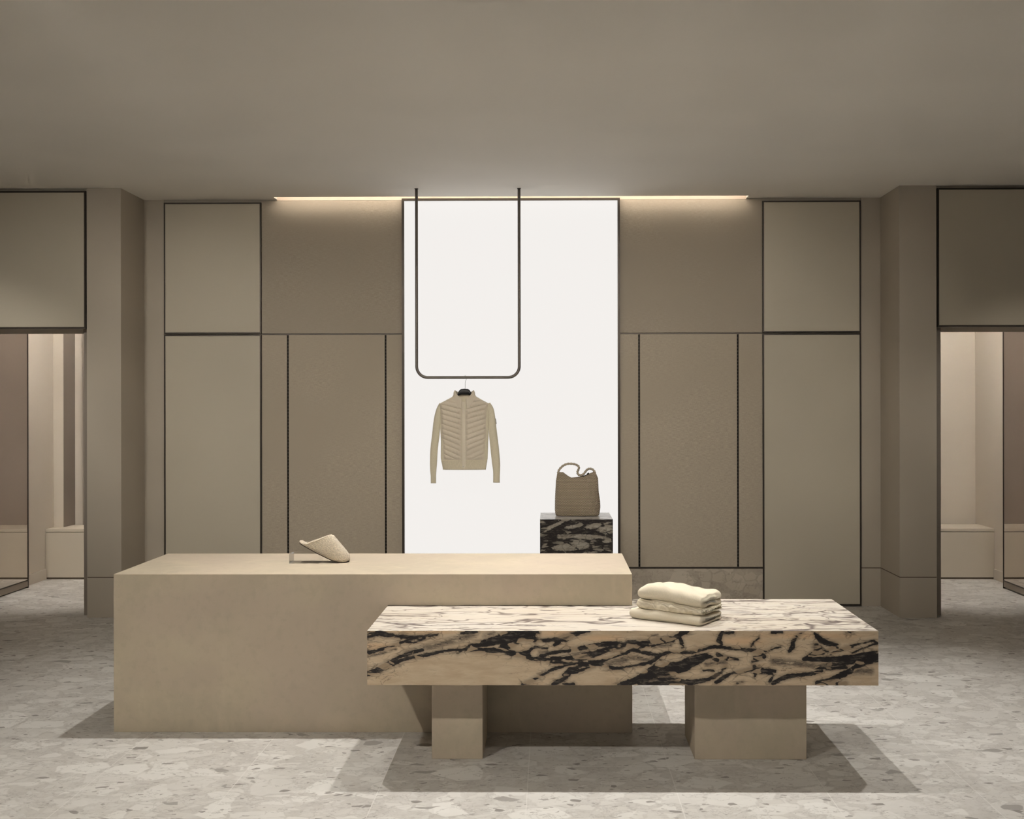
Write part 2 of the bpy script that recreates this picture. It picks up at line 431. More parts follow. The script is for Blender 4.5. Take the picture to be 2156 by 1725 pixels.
struct(boxes('wall_recess_left', [(l2-.012, l2+.004, 9.925, 10.16, zs, CH-.01), (l2+.10, -3.3, 10.10, 10.17, zs, CH-.01)], M_brown))
struct(boxes('wall_rear_right', [(3.55, aR, 10.20, YE, 0, CH), (1.2, 1.3, YB+.1, YE, 0, CH), (1.3, 2.9, 10.20, YE, 0, CH)], M_alc))
struct(boxes('wall_recess_right', [(2.9, 3.55, 10.14, 10.21, zs, CH-.01)], M_brown))
for side, x0, x1 in (('left', aL+.002, -2.6), ('right', 2.2, aR-.002)):
    t = thing('window_seat', 'pale built-in bench seat with dark toe line inside the %s opening' % side, 'bench', ((x0+x1)/2, YF, 0))
    yb = 9.918 if side == 'left' else 10.198
    boxes('seat_slab', [(x0, x1, YF+.001, yb if side == 'left' else 10.13, zs-.026, zs)], M_plinthw, t, .001)
    boxes('front_face', [(x0, x1, YF+.003, YF+.05, .016, zs-.030)], M_plinthw, t, .001)
    boxes('toe_strip', [(x0, x1, YF+.008, YF+.05, 0, .016)], M_gap, t)
    if side == 'left':
        boxes('seat_back_ledge', [(l2+.006, x1, yb, 10.098, zs-.026, zs)], M_plinthw, t)
M_mirror = NT('mirror_glass', .01, .5, 1).color((.80, .76, .72))
for side, x, sg, ye in (('left', mLx, 1, 9.3), ('right', mRx, -1, 9.27)):
    t = thing('wall_mirror', 'full-height framed mirror on the side wall inside the %s opening' % side, 'mirror', (x, 8.9, 0))
    def bx(x0, x1): return tuple(sorted((x-sg*x0, x-sg*x1)))
    boxes('glass', [(*bx(.004, .02), 8.25, ye-.008, .07, 2.95)], M_mirror, t)
    boxes('frame', [(*bx(0, .026), ye-.008, ye, 0.0, 2.96), (*bx(0, .026), 8.24, 8.25, 0, 2.96), (*bx(0, .026), 8.25, ye-.008, .062, .07), (*bx(0, .026), 8.25, ye-.008, 2.95, 2.96)], M_dark, t)
    boxes('base_panel', [(*bx(.003, .026), 8.25, ye-.008, .012, .062)], M_jamb, t)

# ------------------------------------------------------------------ counter and bench
CY0, CY1, CZ = 5.163, 5.897, .749
cx0, cx1 = X(239, CY0, 1209), X(1331, CY0, 1209)
BY0, BY1, BZ1, BZ0 = 4.578, 5.335, .6006, .373
bx0, bx1 = X(773, BY0, 1385), X(1849.5, BY0, 1385)
# the stone bench is let into the counter's corner: the counter is notched round it
ctr = thing('display_counter', 'long low rectangular counter block in beige microcement', 'counter', ((cx0+cx1)/2, (CY0+CY1)/2, 0))
zt = BZ1+.0008
me = bpy.data.meshes.new('counter')
def notch_block():
    xs = [cx0, bx0-.0015, cx1]; ys = [CY0, BY1+.0015, CY1]; zz = [0, BZ0-.001, BZ1+.001, CZ]
    fill = lambda i, j, k: not (i == 1 and j == 0 and k == 1)
    vs = {}; V = []; F = []
    def vid(i, j, k):
        if (i, j, k) not in vs: vs[(i, j, k)] = len(V); V.append((xs[i], ys[j], zz[k]))
        return vs[(i, j, k)]
    ins = lambda i, j, k: 0 <= i < 2 and 0 <= j < 2 and 0 <= k < 3 and fill(i, j, k)
    for i in range(2):
        for j in range(2):
            for k in range(3):
                if not ins(i, j, k): continue
                if not ins(i-1, j, k): F.append([vid(i, j, k), vid(i, j, k+1), vid(i, j+1, k+1), vid(i, j+1, k)])
                if not ins(i+1, j, k): F.append([vid(i+1, j, k), vid(i+1, j+1, k), vid(i+1, j+1, k+1), vid(i+1, j, k+1)])
                if not ins(i, j-1, k): F.append([vid(i, j, k), vid(i+1, j, k), vid(i+1, j, k+1), vid(i, j, k+1)])
                if not ins(i, j+1, k): F.append([vid(i, j+1, k), vid(i, j+1, k+1), vid(i+1, j+1, k+1), vid(i+1, j+1, k)])
                if not ins(i, j, k-1): F.append([vid(i, j, k), vid(i, j+1, k), vid(i+1, j+1, k), vid(i+1, j, k)])
                if not ins(i, j, k+1): F.append([vid(i, j, k+1), vid(i+1, j, k+1), vid(i+1, j+1, k+1), vid(i, j+1, k+1)])
    return V, F
V, F = notch_block(); me.from_pydata(V, [], F)
bm = bmesh.new(); bm.from_mesh(me); bmesh.ops.recalc_face_normals(bm, faces=bm.faces)
bmesh.ops.dissolve_limit(bm, angle_limit=.01, verts=bm.verts, edges=bm.edges); bm.to_mesh(me); bm.free()
o = link('counter_block', me, M_con, ctr); m = o.modifiers.new('bevel', 'BEVEL'); m.width = .0016; m.segments = 2; m.limit_method = 'ANGLE'

# vein drawing of the stone: strokes in two patches of the long face (x, y, width)
A = [
 [(12,290,14),(60,280,22),(120,290,18),(180,305,22),(260,318,20),(350,322,18),(440,318,14),(520,310,18),(600,302,5)],
 [(12,325,8),(50,312,8),(100,300,8)],
 [(12,450,26),(70,440,14),(140,420,8),(210,398,6),(280,370,10),(340,355,8),(400,330,8),(450,345,8),(490,330,6)],
 [(330,360,4),(400,368,5),(450,350,4)],
 [(12,632,18),(80,610,16),(160,575,24),(240,535,22),(300,510,18),(380,490,10),(470,475,10),(540,460,10),(620,440,10),(700,430,8),(780,425,8),(850,425,14),(950,430,16),(1050,430,22),(1140,430,28),(1200,455,30),(1290,460,34),(1350,440,16),(1375,415,10),(1405,403,8),(1440,410,5),(1500,415,4)],
 [(12,605,5),(70,595,8),(130,565,10),(200,530,12),(270,490,16),(330,465,20),(400,445,16),(470,425,8)],
 [(760,455,5),(790,435,10),(830,410,8),(880,395,14)],
 [(860,400,24),(930,380,30),(1000,370,40),(1080,350,60),(1150,325,84),(1250,312,92),(1340,300,76),(1405,298,60)],
 [(1120,400,30),(1190,400,20),(1260,370,20)],
 [(1330,350,8),(1450,350,10),(1550,345,20),(1600,340,34),(1660,328,46),(1720,300,32),(1800,275,20),(1850,268,8)],
 [(1560,390,14),(1600,360,20)],
 [(1350,440,14),(1352,480,8),(1400,497,8),(1450,480,10)],
 [(1300,470,24),(1380,500,14),(1450,500,20),(1530,515,24),(1600,530,26),(1680,545,16),(1740,530,12),(1790,545,26),(1850,545,20),(1920,540,18),(1980,560,14),(2060,578,12),(2156,575,14)],
 [(1450,480,20),(1530,455,20),(1620,440,18),(1700,430,14),(1800,410,20),(1900,390,22),(2000,378,20),(2100,372,24),(2156,385,34)],
 [(1540,500,22),(1640,490,20),(1750,500,40),(1850,470,46),(1950,440,30),(2050,410,20),(2156,390,14)],
 [(1850,530,12),(1940,525,14),(2010,500,10),(2080,475,8),(2156,455,10)],
 [(1290,715,16),(1350,690,12),(1420,655,8),(1480,625,8),(1540,590,8),(1600,570,8),(1660,550,6),(1730,545,6)],
 [(1550,712,24),(1620,675,30),(1670,625,38),(1690,590,30),(1740,575,18),(1780,560,18)],
 [(1690,615,8),(1760,600,12),(1830,580,8),(1890,560,6)],
 [(1640,715,14),(1720,712,12)], [(2090,714,14),(2156,700,20)],
 [(790,290,6),(850,280,14),(920,268,14)],
]
B = [
 [(0,380,24),(80,370,30),(160,372,40),(240,355,30),(330,345,16),(420,330,20),(480,305,24),(500,285,26),(560,275,20)],
 [(90,395,40),(200,385,34)], [(480,330,10),(495,370,16),(505,405,14),(500,430,6)], [(230,400,8),(330,370,8),(430,350,8)],
 [(60,425,10),(140,435,12),(220,455,16),(300,470,14),(380,450,12),(470,445,8),(560,450,14),(640,435,12),(700,415,10),(770,400,8),(840,405,8),(920,415,12),(1000,425,14),(1080,430,18),(1140,450,26),(1165,480,32)],
 [(240,530,22),(290,495,22),(330,468,12)], [(320,510,10),(380,540,16),(470,535,20),(560,500,30)],
 [(60,700,34),(180,650,60),(300,590,100),(420,570,110),(540,545,90),(620,505,70),(690,480,44),(740,490,20)],
 [(150,700,30),(300,690,60),(420,690,60),(520,700,40),(600,690,30),(680,680,16),(760,650,12),(830,605,14),(855,560,18)],
 [(780,695,14),(850,650,22),(900,620,14),(980,605,12),(1060,590,14),(1110,585,20),(1190,595,24),(1260,602,10)],
 [(1095,560,12),(1105,600,18),(1100,640,10)], [(1110,610,10),(1190,612,8),(1240,625,6)],
 [(790,465,12),(850,495,22),(920,500,12),(960,505,5)], [(740,490,18),(790,510,10)],
 [(830,280,16),(810,320,22),(800,350,24),(825,375,6),(815,400,5)], [(850,290,8),(920,280,10)],
 [(1480,290,4),(1440,320,6),(1412,360,22),(1408,400,24),(1380,440,10)],
 [(1590,290,10),(1615,320,26),(1650,350,32),(1700,370,34),(1770,395,26),(1720,420,12),(1660,445,18),(1590,455,22),(1520,490,12)],
 [(1600,380,10),(1640,410,16),(1600,430,14)],
 [(1100,490,16),(1170,480,30),(1080,520,10)],
 [(2120,480,80),(2000,490,84),(1900,500,56),(1800,505,44),(1700,505,30),(1600,500,22),(1500,505,14)],
 [(2060,515,30),(1950,555,28),(1880,600,28),(1800,640,36),(1720,680,36),(1620,700,36)], [(1840,705,26),(1700,712,20)],
 [(1700,545,16),(1800,540,14),(1900,530,14)], [(1600,570,8),(1720,580,10),(1850,570,10)],
 [(1250,700,22),(1320,660,22),(1400,640,18),(1480,632,14),(1560,625,10),(1650,600,8)], [(1220,690,10),(1250,640,8)],
 [(1720,460,5),(1850,410,5),(1960,375,5),(2080,350,8),(2100,370,6),(2020,400,5),(1900,450,5)],
 [(0,580,10),(80,560,8),(170,545,6),(230,530,6)], [(0,705,24),(60,690,30)], [(0,465,6),(60,445,6)],
 [(1180,440,4),(1260,410,4),(1310,405,3)], [(1070,400,3),(1090,360,3),(1130,330,3)], [(1240,280,8),(1320,278,5)],
 [(1850,285,6),(1900,275,8)], [(950,700,8),(1000,690,5)], [(620,600,4),(700,590,5),(760,600,4)],
]
HOLES = [(0,1012,352,26,11),(0,1080,395,40,17),(0,1190,376,32,7),(0,935,366,16,8),(0,1400,455,44,36),(0,1300,410,90,34),(0,1640,478,44,9),(0,1680,520,20,8),(0,1740,525,26,6),(0,400,352,34,12),
         (0,1510,480,20,8),(0,1425,310,22,22),(1,445,495,112,32),(1,320,540,36,14),(1,610,610,70,46),(1,690,560,60,36),(1,260,300,200,44),(1,40,415,56,22),(1,860,470,40,10),(1,1380,590,120,32),(1,1560,560,30,12),(1,730,500,30,9),(1,250,680,50,14),(1,1760,400,10,5)]
HAZE = [(0,[(330,455,60),(480,415,80),(650,370,90),(800,330,80),(900,290,60)]),(0,[(12,480,30),(120,460,30),(250,420,26)]),(0,[(1700,480,90),(1900,440,80),(2100,410,60)]),(0,[(1500,440,40),(1440,450,40)]),
        (0,[(2000,540,60),(2156,510,80)]),(1,[(0,500,60),(120,490,60),(220,510,50)]),(1,[(280,400,50),(400,380,50)]),(1,[(200,680,80),(400,640,80)]),(1,[(700,540,60),(850,530,50)]),
        (1,[(1250,520,50),(1450,540,70),(1650,560,90),(1850,560,90)]),(1,[(1600,400,90),(1640,420,90)]),(1,[(1900,600,80),(2050,600,60)]),(1,[(250,310,20),(300,300,20)]),(0,[(1000,320,90),(1050,300,60)]),(0,[(1680,600,50),(1640,680,60)])]
S_ = 3.92
def cv(patch, x, y): return ((770, 1310)[patch]+x/S_, 1260+y/S_)
def seg_sd(U, Vv, pts, scale):
    best = np.full(U.shape, 1e3)
    for (x0, y0, w0), (x1, y1, w1) in zip(pts[:-1], pts[1:]):
        dx, dy = x1-x0, y1-y0; L2 = dx*dx+dy*dy+1e-9
        t = np.clip(((U-x0)*dx+(Vv-y0)*dy)/L2, 0, 1)
        d_ = np.hypot(U-(x0+t*dx), Vv-(y0+t*dy))-(w0+t*(w1-w0))/2
        best = np.minimum(best, d_)
    return best
nx_, nz_ = 620, 70
gx = np.linspace(bx0, bx1, nx_); gz = np.linspace(BZ1, BZ0, nz_)
PXg = np.linspace(773, 1849.5, nx_); PYg = np.linspace(1329, 1443.3, nz_)
U, Vv = np.meshgrid(PXg, PYg)
def field(strokes, holes, hazes, cvf, unit, U, Vv, grow=0):
    sd = np.full(U.shape, 300.); hz = np.zeros(U.shape)
    for patch, lst in strokes:
        for st in lst:
            pts = [(*cvf(patch, x, y), (w+grow)/unit) for x, y, w in st]
            sd = np.minimum(sd, seg_sd(U, Vv, pts, 1)*unit)
    for h in holes:
        p, x, y, rx, ry = h[:5]; ang = h[5] if len(h) > 5 else -12
        cx_, cy_ = cvf(p, x, y); ca, sa = math.cos(math.radians(ang)), math.sin(math.radians(ang))
        dx, dy = (U-cx_)*unit, (Vv-cy_)*unit
        q = np.hypot((dx*ca+dy*sa)/rx, (-dx*sa+dy*ca)/ry)
        sd = np.maximum(sd, (1-q)*min(rx, ry))
    for p, st in hazes:
        pts = [(*cvf(p, x, y), 0) for x, y, w in st]; wd = np.mean([w for *_, w in st])
        d_ = seg_sd(U, Vv, pts, 1)*unit
        hz = np.maximum(hz, np.clip(1.2-d_/(wd*.55), 0, 1))
    return sd, hz
sd, hz = field([(0, A), (1, B)], HOLES, HAZE, cv, S_, U, Vv, 6)
orange = np.zeros(U.shape)
for (ox, oy, rx, ry) in ((900, 1330, 90, 6), (1180, 1334, 42, 10), (800, 1362, 40, 8), (1270, 1345, 50, 8), (1560, 1350, 60, 10), (1700, 1338, 120, 8)):
    orange = np.maximum(orange, np.clip(1.3-np.hypot((U-ox)/rx, (Vv-oy)/ry), 0, 1))
def slab(name, gx, gz, y0, y1, sd, hz, orange, mats, parent, notch=None):
    """box whose front face is a grid carrying the vein fields; optional notch (none)"""
    nx, nz = len(gx), len(gz); x0, x1, z1, z0 = gx[0], gx[-1], gz[0], gz[-1]
    r = .0015
    V = [(x, y0, z) for z in gz for x in gx]
    F = [(j*nx+i, (j+1)*nx+i, (j+1)*nx+i+1, j*nx+i+1) for j in range(nz-1) for i in range(nx-1)]
    mi = [0]*len(F); k = len(V)
    V += [(x0, y0, z1), (x1, y0, z1), (x1, y1, z1), (x0, y1, z1), (x0, y0, z0), (x1, y0, z0), (x1, y1, z0), (x0, y1, z0)]
    F += [(k, k+1, k+2, k+3), (k+4, k+7, k+6, k+5), (k, k+3, k+7, k+4), (k+1, k+5, k+6, k+2), (k+3, k+2, k+6, k+7)]
    mi += [1]*5
    me = bpy.data.meshes.new(name); me.from_pydata(V, [], F)
    o = link(name, me, mats, parent)
    me.polygons.foreach_set('material_index', mi)
    for nm, arr, dflt in (('vein', sd, 99.), ('haze', hz, 0.), ('orange', orange, 0.)):
        at = me.attributes.new(nm, 'FLOAT', 'POINT')
        at.data.foreach_set('value', np.concatenate([arr.ravel(), np.full(8, dflt)]).astype(np.float32))
    return o
bench = thing('marble_bench', 'thick cream marble bench slab with black-violet veins on two cement legs', 'bench', ((bx0+bx1)/2, (BY0+BY1)/2, 0))
slab('stone_slab', gx, gz, BY0, BY1, sd, hz, orange, [M_marb, M_mtop], bench)
LY0, LY1 = 4.774, 5.12
for p0, p1 in ((909, 1016.3), (1462.3, 1698.2)):
    boxes('leg', [(X(p0, LY0, 1520), X(p1, LY0, 1520), LY0, LY1, 0, BZ0)], M_con, bench, .002)

# ------------------------------------------------------------------ plinth and bag
QY0, QY1 = 7.72, 8.213
qz = Z(1094, QY0, 1213)
qx0, qx1 = X(1137, QY0, 1130), X(1290.5, QY0, 1130)
s8 = 7.84
cvq = lambda p, x, y: (1120+x/s8, 960+y/s8)
PXq = np.linspace(1137, 1290.5, 150); PYq = np.linspace(1094, 1094+qz*FPX/QY0, 230)
Uq, Vq = np.meshgrid(PXq, PYq)
QH = [(0,640,1500,330,75,-4),(0,700,1350,330,60,4),(0,640,1180,140,36,-8),(0,370,1150,190,40,-22),(0,1010,1160,170,50,-12),(0,1200,1210,150,50,-8),(0,980,1330,330,34,5),(0,1240,1420,90,30,0),(0,1010,1590,140,20,-4),(0,210,1470,60,24,-20),(0,250,1230,120,22,-25),(0,1250,1110,90,26,-15),(0,180,1100,40,16,-20),(0,200,1560,60,14,-25),
      (0,500,1720,260,60,-10),(0,980,1760,230,60,-10),(0,300,1950,200,60,-15),(0,800,1960,260,50,0),(0,1150,2050,160,60,-10),(0,450,2200,260,60,-10),(0,950,2300,240,60,-14),(0,350,2480,220,60,-10),(0,800,2600,260,60,-10)]
QS = [(0, [[(x, 900, 2600), (x+1, 4000, 2600)] for x in (640,)])]
QS2 = [(0, [[(300,1500,16),(350,1400,18),(400,1300,20),(500,1180,16),(560,1090,14)],[(500,1400,8),(640,1370,16),(800,1380,14),(950,1400,18),(1020,1470,12)],[(820,1230,8),(930,1280,14),(1060,1260,10),(1180,1270,8)],[(600,1440,6),(700,1500,5),(760,1540,6)]])]
sdq, hzq = field(QS, QH, [(0,[(500,1330,90),(700,1300,90)]),(0,[(1000,1200,80),(1200,1240,80)]),(0,[(1100,1400,60),(1250,1380,60)])], cvq, s8, Uq, Vq)
sdq2, _ = field(QS2, [], [], cvq, s8, Uq, Vq)
sdq = np.minimum(sdq, sdq2)*.6
qgx = np.linspace(qx0, qx1, 150); qgz = np.linspace(qz, 0, 230)
plinth = slab('marble_plinth', qgx, qgz, QY0, QY1, sdq, np.maximum(hzq, .35), np.zeros(Uq.shape), [M_marb2, M_mtop2], None)
tag(plinth, 'dark veined grey marble plinth standing before the light box', 'plinth')

# bag: woven shell
k8 = 1/(s8*FPX/7.97)
BXc = X(1216, 7.97, 1050); BYc = 7.985
bagz = qz+.0005
def bx8(x): return (x-752)*k8
def bz8(y): return (1000-y)*k8
bag = thing('shoulder_bag', 'woven taupe leather shoulder bag with looping strap on the marble plinth', 'bag', (BXc, BYc, bagz))
Lf = [(0, -345), (15, -365), (100, -375), (300, -372), (580, -357), (715, -332), (760, -320)]
Rt = [(0, 335), (20, 360), (140, 377), (250, 372), (400, 350), (620, 340), (720, 298), (760, 290)]
TOPE = [(-335, 712), (-240, 712), (-160, 655), (-110, 622), (0, 632), (80, 645), (170, 680), (290, 722), (330, 722)]
def weave_mat():
    t = NT('woven_leather', .5, .35)
    x, y, z = t.sep(t.attr_vec if False else t.co)
    u = t.attr('wu'); v = t.attr('wv')
    per = .0120
    row = t.math('FLOOR', t.math('DIVIDE', v, per*.72))
    off = t.math('MULTIPLY', t.math('MODULO', row, 2), .5)
    fu = t.math('SUBTRACT', t.math('FRACT', t.math('ADD', t.math('DIVIDE', u, per), off)), .5)
    fv = t.math('SUBTRACT', t.math('FRACT', t.math('DIVIDE', v, per*.72)), .5)
    d = t.math('SQRT', t.math('ADD', t.math('MULTIPLY', fu, fu), t.math('MULTIPLY', t.math('MULTIPLY', fv, fv), 1.3)))
    h = t.ss(d, .62, .1)
    t.color(t.mix(h, (.23, .175, .125), (.60, .50, .37))); t.bump(h, .004, 1)
    return t.m
M_weave = weave_mat()
def bag_shell():
    nu, nv = 96, 60; V = []; wu = []; wv = []
    for j in range(nv):
        v = j/(nv-1)
        for i in range(nu):
            a_ = 2*PI*i/nu; ca, sa = math.cos(a_), math.sin(a_)
            e_ = .62
            ex = math.copysign(abs(ca)**e_, ca); ey = math.copysign(abs(sa)**e_, sa)
            h0 = v*700
            xl, xr = interp(Lf, h0), interp(Rt, h0)
            xx = (xl+xr)/2+ex*(xr-xl)/2
            zt_ = interp(TOPE, xx)
            if sa > 0: zt_ += 6
            hh = v*zt_
            xl, xr = interp(Lf, hh), interp(Rt, hh); xx = (xl+xr)/2+ex*(xr-xl)/2
            dep = interp([(0, 120), (.04, 150), (.25, 165), (.6, 120), (.9, 60), (1, 40)], v)
            if v > .6: dep *= 1+.25*math.sin(xx/60.)*(v-.6)
            yy = ey*dep
            rr = interp([(0, .0), (.02, .96), (1, 1)], v) if False else 1
            V.append((BXc+xx*k8*rr, BYc+yy*k8, bagz+hh*k8+(.004*(1-abs(ex))*0)))
            wu.append((xx*k8+1) if abs(sa) > .05 else (xx*k8+yy*k8+1)); wv.append(hh*k8+1)
    F = [(j*nu+i, j*nu+(i+1) % nu, (j+1)*nu+(i+1) % nu, (j+1)*nu+i) for j in range(nv-1) for i in range(nu)]
    F.append(list(range(nu))[::-1])
    me = bpy.data.meshes.new('body'); me.from_pydata(V, [], F)
    me.polygons.foreach_set('use_smooth', [True]*(len(F)-1)+[False])
    o = link('body', me, M_weave, bag)
    for nm, arr in (('wu', wu), ('wv', wv)):
        me.attributes.new(nm, 'FLOAT', 'POINT').data.foreach_set('value', np.array(arr, np.float32))
    m = o.modifiers.new('solid', 'SOLIDIFY'); m.thickness = .004; m.offset = -1
bag_shell()
M_strap = paint('strap_leather', (.44, .38, .29), .08, .5)
M_lin = NT('bag_lining', .8, .2).color((.03, .025, .02))
sp = [(430,300),(445,250),(480,205),(530,165),(590,145),(650,142),(710,152),(755,172),(776,205),(765,245),(752,280),(765,318),(805,333),(855,310),(890,265),(925,232),(965,225),(1005,240),(1035,275),(1040,300)]
spp = [(BXc+bx8(x), BYc+(-.006+.012*i/19), bagz+bz8(y)) for i, (x, y) in enumerate(sp)]
sweep('strap', spp, lambda v: .0082+.0013*math.sin(v*150), lambda v: .013, M_strap, bag, n=220, ns=12)
sweep('clasp_tab', [(BXc+bx8(820), BYc, bagz+bz8(345)), (BXc+bx8(880), BYc, bagz+bz8(338)), (BXc+bx8(945), BYc-.004, bagz+bz8(302))], lambda v: .003+.005*(v > .75), .006, M_lin, bag, n=20, ns=10)

# ------------------------------------------------------------------ hanging rail
RY = 8.03
rx0, rx1 = X(877.5, RY), X(1093.5, RY); rz = Z(795, RY, 985)
rail = thing('hanging_rail', 'bronze U-shaped tube rail hanging from the ceiling before the light box', 'clothes rail', ((rx0+rx1)/2, RY, CH))
rr = .082; pts = [(rx0, RY, CH+.004)]
pts += [(rx0, RY, rz+rr+.5), (rx0, RY, rz+rr)]+[(rx0+rr-rr*math.cos(t), RY, rz+rr-rr*math.sin(t)) for t in np.linspace(.08, PI/2, 14)]
pts += [((rx0+rx1)/2, RY, rz)]+[(rx1-rr+rr*math.sin(t), RY, rz+rr-rr*math.cos(t)) for t in np.linspace(0, PI/2, 14)]+[(rx1, RY, rz+rr+.5), (rx1, RY, CH+.004)]
sweep('tube', pts, .0108, .0108, M_rail, rail, smoothpath=False, ns=16)
for x in (rx0, rx1): boxes('ceiling_plate', [(x-.014, x+.014, RY-.014, RY+.014, CH-.003, CH)], M_dark, rail, .002)

# ------------------------------------------------------------------ hanger and jacket
k7 = 1/(6.635*FPX/RY)
JX = X(977.2, RY, 900); JZ0 = Z(988.7, RY, 977)       # crop x 645, crop y 1385
jx = lambda x: JX+(x-645)*k7
jz = lambda y: JZ0+(1385-y)*k7
hang = thing('coat_hanger', 'black shaped coat hanger with a thin steel hook inside the jacket collar', 'hanger', (JX, RY, jz(320)))
M_blk = paint('black_plastic', (.012, .012, .014), .1, .45, 0, .4)
M_steel = NT('steel_wire', .3, .5, 1).color((.45, .44, .43))
def hg(u, v):
    s = 2*v-1; x = s*290
    zt_ = interp([(0, 256), (50, 260), (75, 280), (105, 335), (165, 410), (290, 478)], abs(x))
    th = interp([(0, 82), (55, 78), (90, 56), (200, 30), (310, 20)], abs(x))
    dp = interp([(0, 16), (60, 20), (200, 30), (310, 30)], abs(x))*(1 if abs(s) < .97 else .5)
    a_ = 2*PI*u; zc = zt_+th/2
    return (jx(652+x), RY+dp*k7*math.cos(a_), jz(zc)+th/2*k7*math.sin(a_)*(1 if abs(s) < .97 else .5))
gridmesh('shoulder_bar', 16, 61, hg, M_blk, hang, closed=True, caps=True)
hk = [(658, 275), (660, 220), (661, 165), (668, 138), (682, 112), (686, 90), (676, 72), (662, 67), (652, 72), (648, 84)]
railtop = (rz+.0108-jz(67))
hoff = rz+.0108+.0016-jz(67)
sweep('hook', [(jx(x), RY+(0 if i < 4 else (i-3)*.0), jz(y)+hoff*min(1, i/6)) for i, (x, y) in enumerate(hk)], .0013, .0013, M_steel, hang, n=50, ns=8)

jacket = thing('jacket', 'cream zip jacket with quilted front and knitted sleeves hanging from the rail', 'jacket', (JX, RY, JZ0))
def knit(name, c, s=620, k=.5):
    t = NT(name, .9, .1)
    w = t.noise(1, 2, v=t.mapping((s, s, s*.25)))
    t.color(t.mix(t.ss(w, .3, .7), sc(c, .93), sc(c, 1.05))); t.bump(w, .0008, k)
    t.b.inputs['Sheen Weight'].default_value = .2
    return t.m
M_knit = knit('cream_knit', (.68, .62, .475))
M_quilt = paint('quilted_nylon', (.66, .585, .475), .03, .5, 0, .35)
M_tape = paint('zip_tape', (.72, .65, .53), .02, .6)
DEP = 60   # half depth of the torso in crop px
LQ = [(380, 480), (470, 305), (560, 318), (700, 325), (930, 330), (1000, 352), (1250, 362)]
RQ = [(380, 812), (470, 985), (560, 965), (700, 952), (930, 957), (1000, 940), (1250, 930)]
LT = [(372, 480), (420, 390), (470, 292), (560, 300), (700, 306), (930, 318), (1000, 322), (1230, 318), (1300, 335), (1385, 350)]
RT = [(365, 810), (420, 905), (470, 1000), (560, 992), (700, 984), (930, 985), (1000, 980), (1230, 972), (1300, 960), (1385, 946)]
def torso(u, v):
    y = interp([(0, 1385), (.12, 1290), (.8, 500), (1, 372)], v)
    l, r = interp(LT, y), interp(RT, y); a_ = 2*PI*u
    hd = DEP*interp([(372, .45), (480, .8), (700, 1), (1250, .95), (1385, .8)], y)
    ca, sa = math.cos(a_), math.sin(a_)
    return (jx((l+r)/2+ca*(r-l)/2), RY-(-.0)+hd*k7*(math.copysign(abs(sa)**.8, sa)), jz(y))
gridmesh('knit_body', 72, 60, torso, M_knit, jacket, closed=True, thick=.002)
def yfront(x, y):
    l, r = interp(LT, y), interp(RT, y); c_ = (x-(l+r)/2)/((r-l)/2); c_ = max(-.999, min(.999, c_))
    hd = DEP*interp([(372, .45), (480, .8), (700, 1), (1250, .95), (1385, .8)], y)
    return RY-hd*k7*(1-c_*c_)**.4
def quilt(side):
    def fn(u, v):
        y = 1250-(1250-385)*v
        xi = 612 if side < 0 else 668
        xo = interp(LQ if side < 0 else RQ, y)
        if y < 470:   # shoulder slope: shrink toward the neck
            xi_ = interp([(385, 480 if side < 0 else 812), (430, 530 if side < 0 else 765), (500, 585 if side < 0 else 700), (560, xi)], y)
            xi = xi_
        elif y < 560: xi = interp([(470, 560 if side < 0 else 735), (560, xi)], y)
        x = xo+(xi-xo)*u
        slope = interp([(450, .24), (650, .28), (850, .33), (1000, .38), (1250, .46)], y)
        ph = (y-slope*abs(x-(325 if side < 0 else 955)))/67.5
        f_ = ph-math.floor(ph)
        puff = abs(math.sin(PI*f_))**.55
        edge = min(1, min(u, 1-u)*9)*min(1, min(v, 1-v)*25)
        wr = .8*math.sin(x*.11+y*.04)*math.sin(x*.05-y*.09+2)
        return (jx(x), yfront(x, y)-(.0012+(.0125*puff+.0012*wr*puff)*edge), jz(y))
    return gridmesh('quilted_panel', 60, 330, fn, M_quilt, jacket)
quilt(-1); quilt(1)
# shoulder panels of the sleeves
SLL = [((330, 470, 36), (296, 560, 44), (268, 700, 50), (248, 900, 53), (224, 1100, 52), (215, 1290, 51), (212, 1390, 45), (213, 1470, 38), (214, 1577, 37)),
       ((965, 475, 50), (1010, 560, 52), (1030, 700, 54), (1050, 900, 58), (1072, 1100, 60), (1090, 1290, 58), (1097, 1390, 50), (1097, 1470, 47), (1096, 1570, 47))]
for i, st in enumerate(SLL):
    def rxf(v, st=st): return interp([(k/8, s[2]) for k, s in enumerate(st)], v)*k7
    sweep('sleeve', [(jx(s[0]), RY+.004, jz(s[1])) for s in st], rxf, lambda v, rxf=rxf: rxf(v)*.62, M_knit, jacket, n=60, ns=28)
sweep('sleeve_badge', [(jx(1085), RY-.012, jz(675)), (jx(1094), RY-.014, jz(715)), (jx(1096), RY-.012, jz(750))], .0022, .009, paint('badge_cloth', (.30, .27, .20)), jacket, n=12, ns=8)
def hem(u, v):
    y = 1388-(1388-1250)*v; a_ = 2*PI*u; l, r = interp(LT, min(y, 1385))+2, interp(RT, min(y, 1385))-2
    hd = DEP*.9+5; ca, sa = math.cos(a_), math.sin(a_)
    return (jx((l+r)/2+ca*(r-l)/2*1.006), RY+hd*k7*math.copysign(abs(sa)**.8, sa), jz(y))
gridmesh('hem_band', 72, 10, hem, knit('rib_knit', (.67, .60, .455), 300), jacket, closed=True, thick=.003)
